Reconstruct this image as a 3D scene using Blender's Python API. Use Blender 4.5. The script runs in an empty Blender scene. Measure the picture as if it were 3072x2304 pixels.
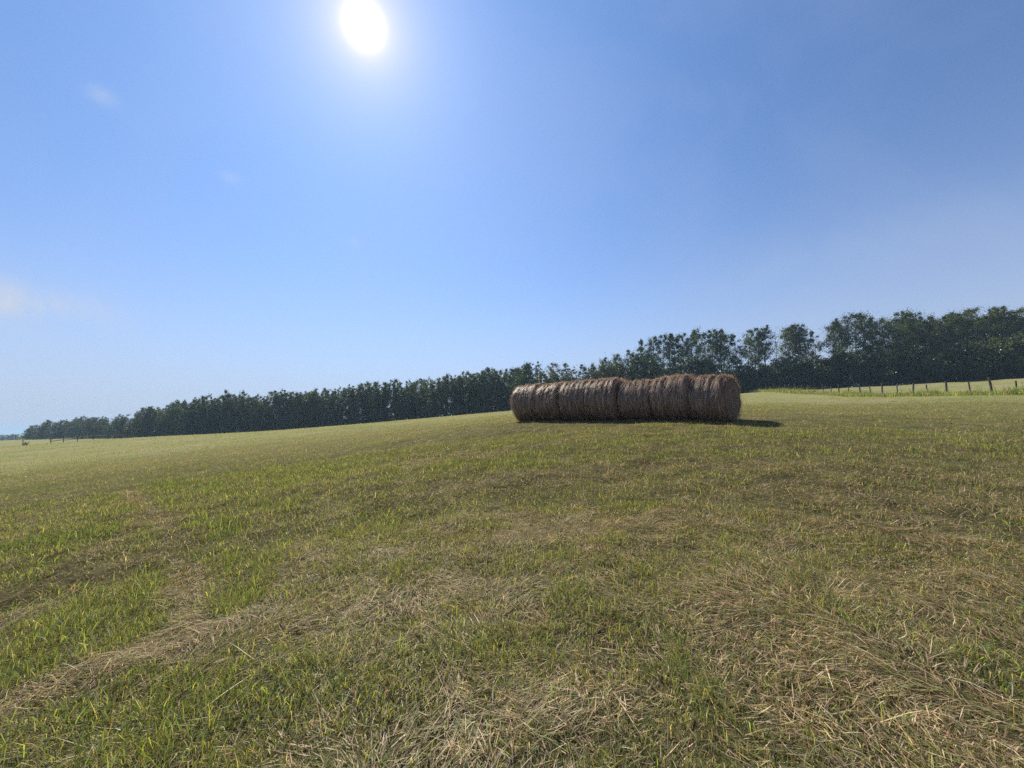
import bpy, math, random
import numpy as np
from mathutils import Matrix, Vector, Euler

random.seed(7)
rng = np.random.default_rng(11)
scene = bpy.context.scene
col = scene.collection
R = math.radians

# ------------------------------------------------------------------ camera
W, H, F = 3072.0, 2304.0, 1157.0          # photograph's frame and focal length in its pixels
CAM = np.array([0.0, 0.0, 1.6])
PITCH, ROLL = R(4.84), R(-1.86)
cd = bpy.data.cameras.new('camera')
cd.sensor_width = 36.0
cd.lens = 36.0 * F / W
cd.clip_start, cd.clip_end = 0.05, 12000
cam = bpy.data.objects.new('camera', cd)
col.objects.link(cam)
CM = Matrix.Rotation(R(90) + PITCH, 4, 'X') @ Matrix.Rotation(ROLL, 4, 'Z')
cam.matrix_world = Matrix.Translation(Vector(CAM)) @ CM
scene.camera = cam
CR = np.array(CM.to_3x3())


def ray(px, py):
    return CR @ np.array([(px - W / 2) / F, -(py - H / 2) / F, -1.0])


def at(px, py, depth):
    """World point seen at a pixel of the photograph, at a forward distance in metres."""
    d = ray(px, py)
    return CAM + d * (depth / d[1])


def project(p):
    q = CR.T @ (np.asarray(p, float) - CAM)
    return W / 2 + F * q[0] / -q[2], H / 2 - F * q[1] / -q[2]


# ------------------------------------------------------------------ sky and sun
sd = ray(1093, 76)
sd = sd / np.linalg.norm(sd)
SUN_EL = math.asin(sd[2])
SUN_AZ = math.atan2(sd[0], sd[1])          # clockwise from +Y
world = bpy.data.worlds.new('World')
scene.world = world
world.use_nodes = True
wn = world.node_tree
wn.nodes.clear()


class NT:
    """Small helper for writing node graphs."""
    def __init__(self, tree):
        self.t = tree

    def n(self, kind, **kw):
        nd = self.t.nodes.new(kind)
        for k, v in kw.items():
            setattr(nd, k, v)
        return nd

    def link(self, a, b):
        self.t.links.new(a, b)

    def put(self, sock, v):
        if isinstance(v, bpy.types.NodeSocket):
            self.link(v, sock)
        else:
            sock.default_value = v

    def math(self, op, a, b=0.0, c=0.0, clamp=False):
        nd = self.n('ShaderNodeMath', operation=op)
        nd.use_clamp = clamp
        self.put(nd.inputs[0], a); self.put(nd.inputs[1], b); self.put(nd.inputs[2], c)
        return nd.outputs[0]

    def vmath(self, op, a, b=(0, 0, 0)):
        nd = self.n('ShaderNodeVectorMath', operation=op)
        self.put(nd.inputs[0], a); self.put(nd.inputs[1], b)
        return nd.outputs['Value'] if op in ('DOT_PRODUCT', 'LENGTH', 'DISTANCE') else nd.outputs[0]

    def mix(self, fac, a, b, mode='MIX'):
        nd = self.n('ShaderNodeMix', data_type='RGBA', blend_type=mode)
        self.put(nd.inputs[0], fac); self.put(nd.inputs[6], a); self.put(nd.inputs[7], b)
        return nd.outputs[2]

    def noise(self, scale, detail=4, rough=0.55, vec=None, dist=0.0):
        nd = self.n('ShaderNodeTexNoise')
        nd.inputs['Scale'].default_value = scale
        nd.inputs['Detail'].default_value = detail
        nd.inputs['Roughness'].default_value = rough
        nd.inputs['Distortion'].default_value = dist
        if vec is not None:
            self.link(vec, nd.inputs['Vector'])
        return nd.outputs['Fac']

    def ramp(self, fac, stops):
        nd = self.n('ShaderNodeValToRGB')
        self.link(fac, nd.inputs[0])
        el = nd.color_ramp.elements
        el[0].position, el[0].color = stops[0]
        el[1].position, el[1].color = stops[-1]
        for p, c in stops[1:-1]:
            e = el.new(p); e.color = c
        return nd.outputs[0]

    def remap(self, v, a, b, c=0.0, d=1.0):
        nd = self.n('ShaderNodeMapRange')
        self.put(nd.inputs[0], v)
        for i, x in enumerate((a, b, c, d)):
            nd.inputs[i + 1].default_value = x
        return nd.outputs[0]


g = NT(wn)
sky = g.n('ShaderNodeTexSky', sky_type='NISHITA')
sky.sun_disc = False
sky.sun_elevation = SUN_EL
sky.sun_rotation = SUN_AZ
sky.altitude = 200
sky.air_density = 1.0
sky.dust_density = 0.22
sky.ozone_density = 2.5
dirv = g.n('ShaderNodeTexCoord').outputs['Generated']
ndir = g.vmath('NORMALIZE', dirv)
skyb = g.mix(1.0, sky.outputs[0], (0.92, 1.03, 1.23, 1), 'MULTIPLY')
# thin pale haze low over the land, all the way round
sepz = g.n('ShaderNodeSeparateXYZ'); g.link(ndir, sepz.inputs[0])
low = g.math('MULTIPLY', g.math('EXPONENT', g.math('MULTIPLY', g.math('POWER', g.math('DIVIDE', g.math('MAXIMUM', sepz.outputs[2], 0.0), 0.23), 1.6), -1.0)), 0.95)
skyb = g.mix(low, skyb, (4.55, 5.2, 6.7, 1))
# the sun's own disc with the bright aureole that hazy air shows around it
ang = g.math('MULTIPLY', g.math('ARCCOSINE', g.math('MINIMUM', g.vmath('DOT_PRODUCT', ndir, tuple(sd)), 1.0)), 180 / math.pi)
core = g.math('MULTIPLY', g.math('EXPONENT', g.math('MULTIPLY', g.math('POWER', g.math('DIVIDE', ang, 0.84), 1.5), -1.0)), 90.0)
halo = g.math('MULTIPLY', g.math('EXPONENT', g.math('DIVIDE', ang, -3.2)), 3.2)
wide = g.math('EXPONENT', g.math('MULTIPLY', g.math('POWER', g.math('DIVIDE', ang, 38.0), 2.0), -1.0))
gcol = g.n('ShaderNodeCombineColor')
pink = g.math('MULTIPLY', g.math('EXPONENT', g.math('DIVIDE', ang, -2.4)), 7.0)
gsum = g.math('ADD', core, halo)
g.put(gcol.inputs[0], g.math('ADD', g.math('ADD', gsum, pink), g.math('MULTIPLY', wide, 0.5)))
g.put(gcol.inputs[1], g.math('ADD', g.math('ADD', g.math('MULTIPLY', gsum, 0.86), g.math('MULTIPLY', pink, 0.55)), g.math('MULTIPLY', wide, 1.3)))
g.put(gcol.inputs[2], g.math('ADD', gsum, g.math('MULTIPLY', wide, 2.6)))
skyc = g.mix(1.0, skyb, gcol.outputs[0], 'ADD')
# a few thin wisps of cloud, fixed to directions in the sky
wn1 = g.noise(9.0, 5, 0.6, ndir, 0.6)
wisps = None
for (px, py, rad, flat, amp) in ((45, 905, 5.0, 3.0, 1.5), (310, 287, 1.1, 1.5, 0.38), (690, 532, 1.1, 1.8, 0.25), (120, 960, 9.0, 3.2, 0.2),
                                 (2560, 760, 14.0, 4.5, 0.12), (1060, 725, 0.9, 1.6, 0.2)):
    c = ray(px, py); c /= np.linalg.norm(c)
    v = g.vmath('SUBTRACT', ndir, tuple(c))
    v = g.vmath('MULTIPLY', v, (1, 1, flat))
    d = g.math('MULTIPLY', g.vmath('LENGTH', v), 180 / math.pi / rad)
    m = g.math('MULTIPLY', g.math('EXPONENT', g.math('MULTIPLY', g.math('POWER', d, 2.0), -1.3)), amp)
    wisps = m if wisps is None else g.math('ADD', wisps, m)
wisps = g.math('MULTIPLY', wisps, g.remap(wn1, 0.28, 0.58), clamp=True)
skyc = g.mix(wisps, skyc, (5.7, 6.4, 7.7, 1))
# faint uneven veils of high cirrus over the whole sky
veil = g.noise(1.6, 6, 0.6, g.vmath('MULTIPLY', ndir, (1.0, 2.6, 1.6)), 0.25)
skyc = g.mix(g.math('MULTIPLY', g.remap(veil, 0.42, 0.8), 0.2), skyc, (4.6, 5.4, 7.6, 1))
bg = g.n('ShaderNodeBackground')
SKY_STRENGTH = 0.085
bg.inputs['Strength'].default_value = SKY_STRENGTH
g.link(skyc, bg.inputs['Color'])
g.link(bg.outputs[0], g.n('ShaderNodeOutputWorld').inputs['Surface'])

sl = bpy.data.lights.new('sun', 'SUN')
sl.energy = 5.0
sl.angle = R(0.53)
sl.color = (1.0, 0.93, 0.82)
sun = bpy.data.objects.new('sun', sl)
col.objects.link(sun)
sun.rotation_euler = Vector(sd).to_track_quat('Z', 'Y').to_euler()
sun.location = (-20, 40, 60)

vs = scene.view_settings
vs.view_transform = 'Standard'
vs.look = 'None'
vs.exposure = 0.305
vs.gamma = 1.0
vs.use_curve_mapping = False
scene.render.engine = 'CYCLES'
scene.cycles.max_bounces = 8
scene.cycles.transparent_max_bounces = 8
scene.cycles.use_denoising = False

# ------------------------------------------------------------------ noise and terrain
def vnoise(x, y, seed=0):
    xi = np.floor(x).astype(np.int64); yi = np.floor(y).astype(np.int64)
    xf = x - xi; yf = y - yi
    u = xf * xf * xf * (xf * (xf * 6 - 15) + 10); v = yf * yf * yf * (yf * (yf * 6 - 15) + 10)

    def hsh(a, b):
        n = (a * 374761393 + b * 668265263 + seed * 974711) & 0x7fffffff
        n = ((n ^ (n >> 13)) * 1274126177) & 0x7fffffff
        n = ((n ^ (n >> 15)) * 2246822519) & 0x7fffffff
        return (n & 0xffffff) / float(0xffffff)
    a = hsh(xi, yi); b = hsh(xi + 1, yi); c = hsh(xi, yi + 1); d = hsh(xi + 1, yi + 1)
    return (a * (1 - u) + b * u) * (1 - v) + (c * (1 - u) + d * u) * v


def fbm(x, y, seed=0, octs=4, gain=0.5):
    s = 0.0; a = 1.0; t = 0.0
    for o in range(octs):
        s = s + a * vnoise(x * 2 ** o + 17.3 * o, y * 2 ** o - 9.1 * o, seed + o)
        t += a; a *= gain
    return s / t


ctrl = [(0, 0, 0.0), (3, 6, 0.50), (8, 6, 0.58), (14, 9, 0.85), (16, 15, 1.2), (22, 20, 1.5), (1, 11, 0.86), (-6, 8, 0.2), (0, -6, -0.35), (0, -25, -0.9), (-25, -20, -1.2), (25, -20, -0.3)]
for px, py, d in (
        (2190, 1255, 12.4), (1549, 1260, 18.6), (1880, 1258, 15.0), (1200, 1310, 20.0),
        (2960, 1187, 33), (2733, 1190, 42), (2512, 1186, 55), (2341, 1176, 73), (2299, 1176, 84),
        (3072, 1136, 70), (2760, 1152, 78), (2500, 1168, 88),
        (1900, 1204, 60), (1540, 1232, 62), (1300, 1253, 66), (1100, 1270, 72), (700, 1299, 82), (420, 1312, 84),
        (1540, 1236, 105), (1100, 1277, 112), (700, 1303, 120), (2100, 1196, 100),
        (150, 1331, 84), (70, 1338, 82), (300, 1318, 96), (0, 1344, 55), (0, 1400, 28), (500, 1345, 34),
        (220, 1315, 160), (85, 1318, 190), (20, 1322, 300)):
    ctrl.append(tuple(at(px, py, d)))
ctrl += [(-60, 5, -1.5), (60, 0, 2.2), (-150, 0, -4), (170, 60, 9), (150, 160, 9), (60, 180, 5), (-60, 210, 0), (-200, 260, -4),
         (-700, 500, -9), (0, 700, -6), (700, 500, 2), (600, -300, 0), (-600, -300, -9), (0, -600, -6)]
CT = np.array(ctrl, float)


def _phi(r):
    return np.sqrt(r * r + 36.0)           # multiquadric, 6 m rounding


n_ = len(CT)
A = np.zeros((n_ + 3, n_ + 3))
D_ = np.linalg.norm(CT[:, None, :2] - CT[None, :, :2], axis=2)
A[:n_, :n_] = _phi(D_) - np.eye(n_) * 0.6
P_ = np.c_[np.ones(n_), CT[:, :2] / 100]
A[:n_, n_:] = P_; A[n_:, :n_] = P_.T
sol = np.linalg.solve(A, np.r_[CT[:, 2], 0, 0, 0])


def h_base(x, y):
    x = np.atleast_1d(np.asarray(x, float)); y = np.atleast_1d(np.asarray(y, float))
    out = np.empty(x.shape)
    xr, yr, o = x.ravel(), y.ravel(), out.ravel()
    for i in range(0, len(xr), 40000):
        a, b = xr[i:i + 40000], yr[i:i + 40000]
        ph = _phi(np.hypot(a[:, None] - CT[None, :, 0], b[:, None] - CT[None, :, 1]))
        o[i:i + 40000] = ph @ sol[:n_] + sol[n_] + sol[n_ + 1] * a / 100 + sol[n_ + 2] * b / 100
    z = o.reshape(x.shape)
    r = np.hypot(x, y)
    t = np.clip((r - 450) / 500, 0, 1); t = t * t * (3 - 2 * t)      # the far plain
    return z * (1 - t) + (-9.0) * t


def h_relief(x, y):
    z = (fbm(x / 2.6, y / 2.6, 3, 3) - 0.5) * 0.10 + (fbm(x / 0.5, y / 0.5, 8, 3, 0.6) - 0.5) * 0.075
    fade = np.clip((220 - np.hypot(x, y)) / 100, 0, 1)
    swath = np.sin((0.42 * x + 0.9 * y + 6 * fbm(x / 30, y / 30, 21, 2)) * 2 * math.pi / 4.6)
    far_right = np.clip((x - 12) / 15, 0, 1) * np.clip((y - 16) / 14, 0, 1)
    return (z + 0.085 * swath * far_right) * fade


# fast lookup table of the ground for everything that is scattered on it
GX0, GX1, GY0, GY1, GS = -190.0, 190.0, -12.0, 150.0, 0.4
gx = np.arange(GX0, GX1 + GS, GS); gy = np.arange(GY0, GY1 + GS, GS)
GZ = h_base(*np.meshgrid(gx[::5], gy[::5]))
# bilinear upsample of the smooth part
def _bil(Z, x, y, x0, y0, s):
    fx = np.clip((x - x0) / s, 0, Z.shape[1] - 1.001); fy = np.clip((y - y0) / s, 0, Z.shape[0] - 1.001)
    i = fx.astype(int); j = fy.astype(int); u = fx - i; v = fy - j
    return (Z[j, i] * (1 - u) + Z[j, i + 1] * u) * (1 - v) + (Z[j + 1, i] * (1 - u) + Z[j + 1, i + 1] * u) * v


def hgt(x, y):
    x = np.asarray(x, float); y = np.asarray(y, float)
    return _bil(GZ, x, y, GX0, GY0, GS * 5) + h_relief(x, y)


def hz(x, y):
    return float(h_base(x, y)[0] + h_relief(np.array([x]), np.array([y]))[0])


def ground_hit(px, py):
    """Where the line of sight through a pixel first meets the field."""
    d = ray(px, py)
    t = np.concatenate([np.arange(0.5, 40, 0.05), np.arange(40, 140, 0.4)]) / d[1]
    p = CAM[None] + d[None] * t[:, None]
    below = np.where(p[:, 2] < hgt(p[:, 0], p[:, 1]))[0]
    k = below[0] if len(below) else len(t) - 1
    return p[k, 0], p[k, 1]


# ------------------------------------------------------------------ mesh helpers
def build_mesh(name, verts, faces, attr=None, smooth=False, mats=()):
    """verts (N,3); faces a list of integer arrays (M,3) or (M,4); attr: {'tint': (N,4)}"""
    me = bpy.data.meshes.new(name)
    verts = np.asarray(verts, np.float32)
    faces = [np.asarray(f, np.int32) for f in faces if len(f)]
    me.vertices.add(len(verts))
    me.vertices.foreach_set('co', verts.ravel())
    loops = np.concatenate([f.ravel() for f in faces])
    sizes = np.concatenate([np.full(len(f), f.shape[1], np.int32) for f in faces])
    starts = np.concatenate([[0], np.cumsum(sizes)[:-1]]).astype(np.int32)
    me.loops.add(len(loops))
    me.loops.foreach_set('vertex_index', loops)
    me.polygons.add(len(sizes))
    me.polygons.foreach_set('loop_start', starts)
    if smooth:
        me.polygons.foreach_set('use_smooth', np.ones(len(sizes), bool))
    me.update(calc_edges=True)
    if attr:
        for k, v in attr.items():
            a = me.attributes.new(k, 'FLOAT_COLOR', 'POINT')
            v = np.asarray(v, np.float32)
            if v.shape[1] == 3:
                v = np.c_[v, np.ones(len(v), np.float32)]
            a.data.foreach_set('color', v.ravel())
    for m in mats:
        me.materials.append(m)
    return me


def obj(name, me, parent=None, label=None, category=None, group=None, kind=None):
    o = bpy.data.objects.new(name, me)
    col.objects.link(o)
    o.parent = parent
    for k, v in (('label', label), ('category', category), ('group', group), ('kind', kind)):
        if v:
            o[k] = v
    return o


class Geo:
    """Collects tubes and strips."""
    def __init__(self):
        self.v = []; self.t = []; self.q = []; self.n = 0; self.c = []

    def tube(self, pts, rads, sides=7, cap=True, jitter=0.0, colr=(1, 1, 1)):
        pts = np.asarray(pts, float); rads = np.asarray(rads, float)
        k = len(pts)
        tan = np.gradient(pts, axis=0)
        tan /= np.linalg.norm(tan, axis=1)[:, None] + 1e-9
        ref = np.array([1.0, 0, 0]) if abs(tan[0][2]) > 0.7 else np.array([0, 0, 1.0])
        u = np.cross(tan, ref); u /= np.linalg.norm(u, axis=1)[:, None] + 1e-9
        w = np.cross(tan, u)
        a = np.linspace(0, 2 * math.pi, sides, endpoint=False)
        ring = u[:, None] * np.cos(a)[None, :, None] + w[:, None] * np.sin(a)[None, :, None]
        rr = rads[:, None] * (1 + jitter * (rng.random((k, sides)) - 0.5))
        vv = (pts[:, None] + ring * rr[:, :, None]).reshape(-1, 3)
        b = self.n
        for i in range(k - 1):
            for j in range(sides):
                j2 = (j + 1) % sides
                self.q.append((b + i * sides + j, b + i * sides + j2, b + (i + 1) * sides + j2, b + (i + 1) * sides + j))
        if cap:
            vv = np.r_[vv, pts[-1:], pts[:1]]
            ct, cb = b + k * sides, b + k * sides + 1
            for j in range(sides):
                j2 = (j + 1) % sides
                self.t.append((b + (k - 1) * sides + j, b + (k - 1) * sides + j2, ct))
                self.t.append((b + j2, b + j, cb))
        self.v.append(vv); self.n += len(vv)
        self.c.append(np.tile(np.asarray(colr, float), (len(vv), 1)))

    def mesh(self, name, mat, smooth=True):
        return build_mesh(name, np.concatenate(self.v), [np.array(self.q, int).reshape(-1, 4), np.array(self.t, int).reshape(-1, 3)],
                          {'tint': np.concatenate(self.c)}, smooth, [mat])


# ------------------------------------------------------------------ materials
def new_mat(name):
    m = bpy.data.materials.new(name)
    m.use_nodes = True
    m.node_tree.nodes.clear()
    return m, NT(m.node_tree)


def finish(t, shader):
    t.link(shader, t.n('ShaderNodeOutputMaterial').inputs['Surface'])


def leafy(name, translucent, gloss, bright=1.0, rough=0.45, vary=0.25, trans_tint=(1.35, 1.25, 0.5), hue=0.0):
    """Thin plant tissue: colour from the 'tint' attribute, light passing through it."""
    m, t = new_mat(name)
    a = t.n('ShaderNodeAttribute', attribute_name='tint')
    oi = t.n('ShaderNodeObjectInfo')
    br = t.remap(oi.outputs['Random'], 0, 1, bright * (1 - vary), bright * (1 + vary))
    sc = t.n('ShaderNodeCombineColor')
    for i in range(3):
        t.put(sc.inputs[i], br)
    c = t.mix(1.0, a.outputs['Color'], sc.outputs[0], 'MULTIPLY')
    if hue:
        hs = t.n('ShaderNodeHueSaturation')
        rnd2 = t.math('FRACT', t.math('MULTIPLY', oi.outputs['Random'], 17.31))
        t.link(t.remap(rnd2, 0, 1, 0.5 - hue, 0.5 + hue * 0.5), hs.inputs['Hue'])
        t.link(c, hs.inputs['Color']); c = hs.outputs[0]
    ct = t.mix(1.0, c, (*trans_tint, 1), 'MULTIPLY')
    d = t.n('ShaderNodeBsdfDiffuse'); t.link(c, d.inputs['Color'])
    tr = t.n('ShaderNodeBsdfTranslucent'); t.link(ct, tr.inputs['Color'])
    mx = t.n('ShaderNodeMixShader'); mx.inputs[0].default_value = translucent
    t.link(d.outputs[0], mx.inputs[1]); t.link(tr.outputs[0], mx.inputs[2])
    gl = t.n('ShaderNodeBsdfGlossy'); gl.inputs['Roughness'].default_value = rough
    gl.inputs['Color'].default_value = (0.9, 0.9, 0.85, 1)
    m2 = t.n('ShaderNodeMixShader'); m2.inputs[0].default_value = gloss
    t.link(mx.outputs[0], m2.inputs[1]); t.link(gl.outputs[0], m2.inputs[2])
    finish(t, m2.outputs[0])
    return m


MAT_GRASS = leafy('grass_blades', 0.5, 0.018, rough=0.5)
MAT_STRAW = leafy('hay_straw', 0.45, 0.05, trans_tint=(1.1, 1.0, 0.8), vary=0.08)
MAT_LEAF = leafy('tree_leaves', 0.34, 0.035, vary=0.45, rough=0.4, hue=0.045)

MAT_GROUND, t = new_mat('field_soil_and_thatch')
geo = t.n('ShaderNodeNewGeometry')
n1 = t.noise(0.22, 5, 0.6, geo.outputs['Position'], 0.4)
n2 = t.noise(2.2, 6, 0.65, geo.outputs['Position'], 0.2)
n3 = t.noise(26, 4, 0.7, geo.outputs['Position'])
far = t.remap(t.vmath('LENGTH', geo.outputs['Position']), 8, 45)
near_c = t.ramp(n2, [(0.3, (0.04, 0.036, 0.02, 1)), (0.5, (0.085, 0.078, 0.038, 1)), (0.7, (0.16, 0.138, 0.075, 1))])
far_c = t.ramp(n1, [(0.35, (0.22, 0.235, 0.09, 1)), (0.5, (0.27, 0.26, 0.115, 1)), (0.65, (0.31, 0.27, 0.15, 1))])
gc = t.mix(far, near_c, far_c)  # near soil darkened for shade between blades, far ground lightened for backlit grass
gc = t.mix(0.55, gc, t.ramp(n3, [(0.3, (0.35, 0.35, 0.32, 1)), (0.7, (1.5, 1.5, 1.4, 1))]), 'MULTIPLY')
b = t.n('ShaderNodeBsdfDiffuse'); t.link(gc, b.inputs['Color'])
bp = t.n('ShaderNodeBump'); bp.inputs['Strength'].default_value = 0.8; bp.inputs['Distance'].default_value = 0.04
t.link(n3, bp.inputs['Height']); t.link(bp.outputs[0], b.inputs['Normal'])
finish(t, b.outputs[0])


def rough_mat(name, c0, c1, scale, stretch=(1, 1, 1), bump=0.5, rough=0.9, use_tint=False):
    m, t = new_mat(name)
    tc = t.n('ShaderNodeTexCoord')
    v = t.vmath('MULTIPLY', tc.outputs['Object'], stretch)
    n = t.noise(scale, 6, 0.65, v, 0.3)
    c = t.ramp(n, [(0.3, (*c0, 1)), (0.7, (*c1, 1))])
    if use_tint:
        c = t.mix(1.0, c, t.n('ShaderNodeAttribute', attribute_name='tint').outputs['Color'], 'MULTIPLY')
    p = t.n('ShaderNodeBsdfPrincipled')
    p.inputs['Roughness'].default_value = rough
    p.inputs['Specular IOR Level'].default_value = 0.2
    t.link(c, p.inputs['Base Color'])
    bb = t.n('ShaderNodeBump'); bb.inputs['Strength'].default_value = bump; bb.inputs['Distance'].default_value = 0.02
    t.link(n, bb.inputs['Height']); t.link(bb.outputs[0], p.inputs['Normal'])
    finish(t, p.outputs[0])
    return m


MAT_BARK = rough_mat('aspen_bark', (0.10, 0.095, 0.085), (0.30, 0.29, 0.26), 3.0, (1, 1, 0.35))
MAT_DEADWOOD = rough_mat('dead_wood', (0.16, 0.15, 0.14), (0.30, 0.28, 0.26), 5.0, (1, 1, 0.3))
MAT_POST = rough_mat('weathered_post', (0.05, 0.043, 0.036), (0.13, 0.112, 0.095), 9.0, (1, 1, 0.15))
MAT_RAIL = rough_mat('weathered_rail', (0.09, 0.08, 0.07), (0.22, 0.19, 0.16), 9.0, (0.15, 1, 1))
MAT_WIRE = rough_mat('rusty_wire', (0.10, 0.08, 0.07), (0.18, 0.15, 0.13), 30.0, bump=0.1, rough=0.6)
MAT_BALE = rough_mat('packed_hay', (0.125, 0.082, 0.06), (0.38, 0.268, 0.195), 22.0, (0.6, 1.0, 1.0), bump=1.0, use_tint=True)

# ------------------------------------------------------------------ the field
NA, rad_ = 360, [0.0]
r = 0.25
while r < 5200:
    rad_.append(r); r *= 1.045 if r > 3 else 1.06
    if r < 3: r += 0.03
rad_ = np.array(rad_[1:])
aa = np.linspace(0, 2 * math.pi, NA, endpoint=False)
RX = rad_[:, None] * np.sin(aa)[None]; RY = rad_[:, None] * np.cos(aa)[None]
RZ = h_base(RX, RY) + h_relief(RX, RY)
V = np.c_[RX.ravel(), RY.ravel(), RZ.ravel()]
V = np.r_[V, [[0, 0, hz(0.0, 0.0)]]]
i, j = np.meshgrid(np.arange(len(rad_) - 1), np.arange(NA), indexing='ij')
j2 = (j + 1) % NA
Q = np.stack([i * NA + j, (i + 1) * NA + j, (i + 1) * NA + j2, i * NA + j2], -1).reshape(-1, 4)
jj = np.arange(NA)
T = np.stack([np.full(NA, len(V) - 1), jj, (jj + 1) % NA], -1)
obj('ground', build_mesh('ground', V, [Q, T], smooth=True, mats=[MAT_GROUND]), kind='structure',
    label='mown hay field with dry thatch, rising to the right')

# ------------------------------------------------------------------ grass on the field
# hay bale row, in plan
P_L = at(1564, 1262, 18.4)[:2]
P_R = at(2202, 1258, 12.3)[:2]
row = (P_R - P_L) / np.linalg.norm(P_R - P_L)
ROW_A = math.atan2(row[1], row[0])

PATCH = []      # (x, y, radius along, radius across, angle, what, strength)


def patch(px, py, r0, r1, a, what, s=1.0):
    x, y = ground_hit(px, py)
    PATCH.append((x, y, r0, r1, a, what, s))


patch(330, 1850, 0.55, 0.40, 0.4, 'green', 1.3)
patch(640, 1690, 0.5, 0.3, 0.0, 'green', 0.8)
patch(100, 1480, 1.6, 0.8, 0.2, 'green', 0.9)
patch(900, 1425, 2.0, 1.2, 0.3, 'green', 1.0)
patch(760, 1410, 1.6, 0.9, 0.3, 'green', 0.7)
patch(1500, 1390, 2.2, 0.9, 0.0, 'green', 0.6)
patch(2200, 1330, 3.5, 1.2, -0.3, 'green', 0.3)
patch(620, 2080, 0.5, 0.35, 0.2, 'green', 0.6)
patch(430, 1900, 0.6, 0.3, 0.6, 'green', 0.8)
patch(230, 1990, 0.5, 0.25, 0.6, 'green', 0.5)
patch(980, 2120, 0.6, 0.3, 0.2, 'green', 0.7)
patch(230, 1478, 1.0, 0.13, 0.45, 'straw', 1.6)
patch(480, 1560, 0.7, 0.25, -0.5, 'straw', 1.3)
patch(250, 2040, 0.45, 0.18, 0.7, 'straw', 1.3)
patch(120, 1770, 0.9, 0.14, 0.75, 'straw', 1.0)
patch(420, 1490, 0.9, 0.22, -0.9, 'straw', 1.0)
patch(530, 1645, 0.6, 0.16, -0.9, 'straw', 0.9)
patch(565, 1750, 0.5, 0.14, -1.2, 'straw', 0.8)
patch(560, 1930, 0.4, 0.16, 0.6, 'straw', 0.9)
patch(420, 1445, 1.0, 0.35, -0.6, 'green', 0.7)
patch(620, 1560, 1.1, 0.3, -0.9, 'green', 0.6)
patch(1720, 2120, 0.35, 0.2, 0.2, 'straw', 0.9)
patch(1250, 1810, 0.5, 0.25, 0.3, 'straw', 0.9)
patch(1780, 1590, 0.8, 0.4, 0.0, 'straw', 0.9)
patch(1620, 1440, 1.8, 0.5, 0.1, 'straw', 0.9)
patch(1400, 1370, 2.2, 0.5, 0.2, 'straw', 0.8)
patch(2200, 1345, 2.2, 0.25, -0.25, 'straw', 1.2)
patch(2550, 1420, 1.8, 0.45, -0.5, 'straw', 1.3)
patch(2830, 1500, 1.6, 0.4, -0.6, 'straw', 1.2)
patch(2380, 1490, 0.9, 0.5, -0.4, 'straw', 0.8)
patch(2750, 1600, 0.7, 0.3, -0.5, 'straw', 0.9)
patch(2300, 1900, 0.5, 0.3, -0.5, 'straw', 0.8)
patch(2600, 2150, 0.5, 0.3, -0.7, 'straw', 0.9)
patch(900, 1330, 6.0, 1.0, 0.2, 'straw', 0.9)
patch(620, 1370, 4.0, 0.8, 0.2, 'straw', 0.8)
patch(420, 1400, 3.0, 0.7, 0.2, 'straw', 0.7)
patch(1180, 1310, 5.0, 0.8, 0.15, 'straw', 0.7)
patch(1550, 1290, 3.0, 0.6, 0.0, 'straw', 0.8)


def track(pts, half, strength):
    """A wheel track: the stubble is pressed flat and strawy along a line of pixels."""
    w_ = [ground_hit(*p) for p in pts]
    for (xa, ya), (xb, yb) in zip(w_[:-1], w_[1:]):
        L_ = math.hypot(xb - xa, yb - ya)
        PATCH.append(((xa + xb) / 2, (ya + yb) / 2, max(0.25, L_ * 0.6), half, math.atan2(yb - ya, xb - xa), 'straw', strength))


track([(80, 1508), (230, 1475), (340, 1452), (405, 1490), (465, 1545), (525, 1630), (555, 1720), (570, 1850), (560, 1990)], 0.10, 1.1)
track([(0, 1835), (130, 1758), (280, 1670), (390, 1602), (440, 1560)], 0.09, 1.0)
patch(480, 1460, 1.3, 0.4, -0.7, 'green', 0.8)
patch(640, 1600, 1.0, 0.3, -1.0, 'green', 0.7)
patch(150, 1620, 1.2, 0.5, 0.5, 'green', 0.6)


def field(x, y):
    """greenness and strawness of the field, 0..1"""
    gr = np.clip((fbm(x / 3.2, y / 3.2, 31, 4, 0.65) - 0.36) * 2.2, 0, 1)
    gr = 0.35 * gr + 0.65 * np.clip((fbm(x / 0.42, y / 0.42, 33, 3) - 0.36) * 3.4, 0, 1)
    st = np.clip((fbm(x / 2.4 + 40, y / 1.6, 41, 4, 0.65) - 0.42) * 2.2, 0, 1)
    st = 0.45 * st * 0.8 + 0.6 * np.clip((fbm(x / 0.36, y / 0.3, 43, 3) - 0.42) * 3.4, 0, 1)
    gr = np.clip(gr + 0.22 * np.clip((-x - 0.2 * y) / 6.0, 0, 1), 0, 1)          # the left of the field is greener
    grain = fbm(x / 0.25, y / 0.25, 47, 3)
    for (cx, cy, r0, r1, a, what, s) in PATCH:
        dx, dy = x - cx, y - cy
        u = (dx * math.cos(a) + dy * math.sin(a)) / r0
        v = (-dx * math.sin(a) + dy * math.cos(a)) / r1
        w = np.exp(-(u * u + v * v) * 0.9) * s * np.clip(0.35 + 1.3 * grain, 0, 1.4) * (0.75 if what == 'green' and cy > 5 else 1.0)
        if what == 'green':
            gr = np.clip(gr + w, 0, 1.6); st = np.clip(st - w, 0, 1)
        else:
            st = np.clip(st + w, 0, 1.6); gr = np.clip(gr - 0.8 * w, 0, 1)
    return gr, st


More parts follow.
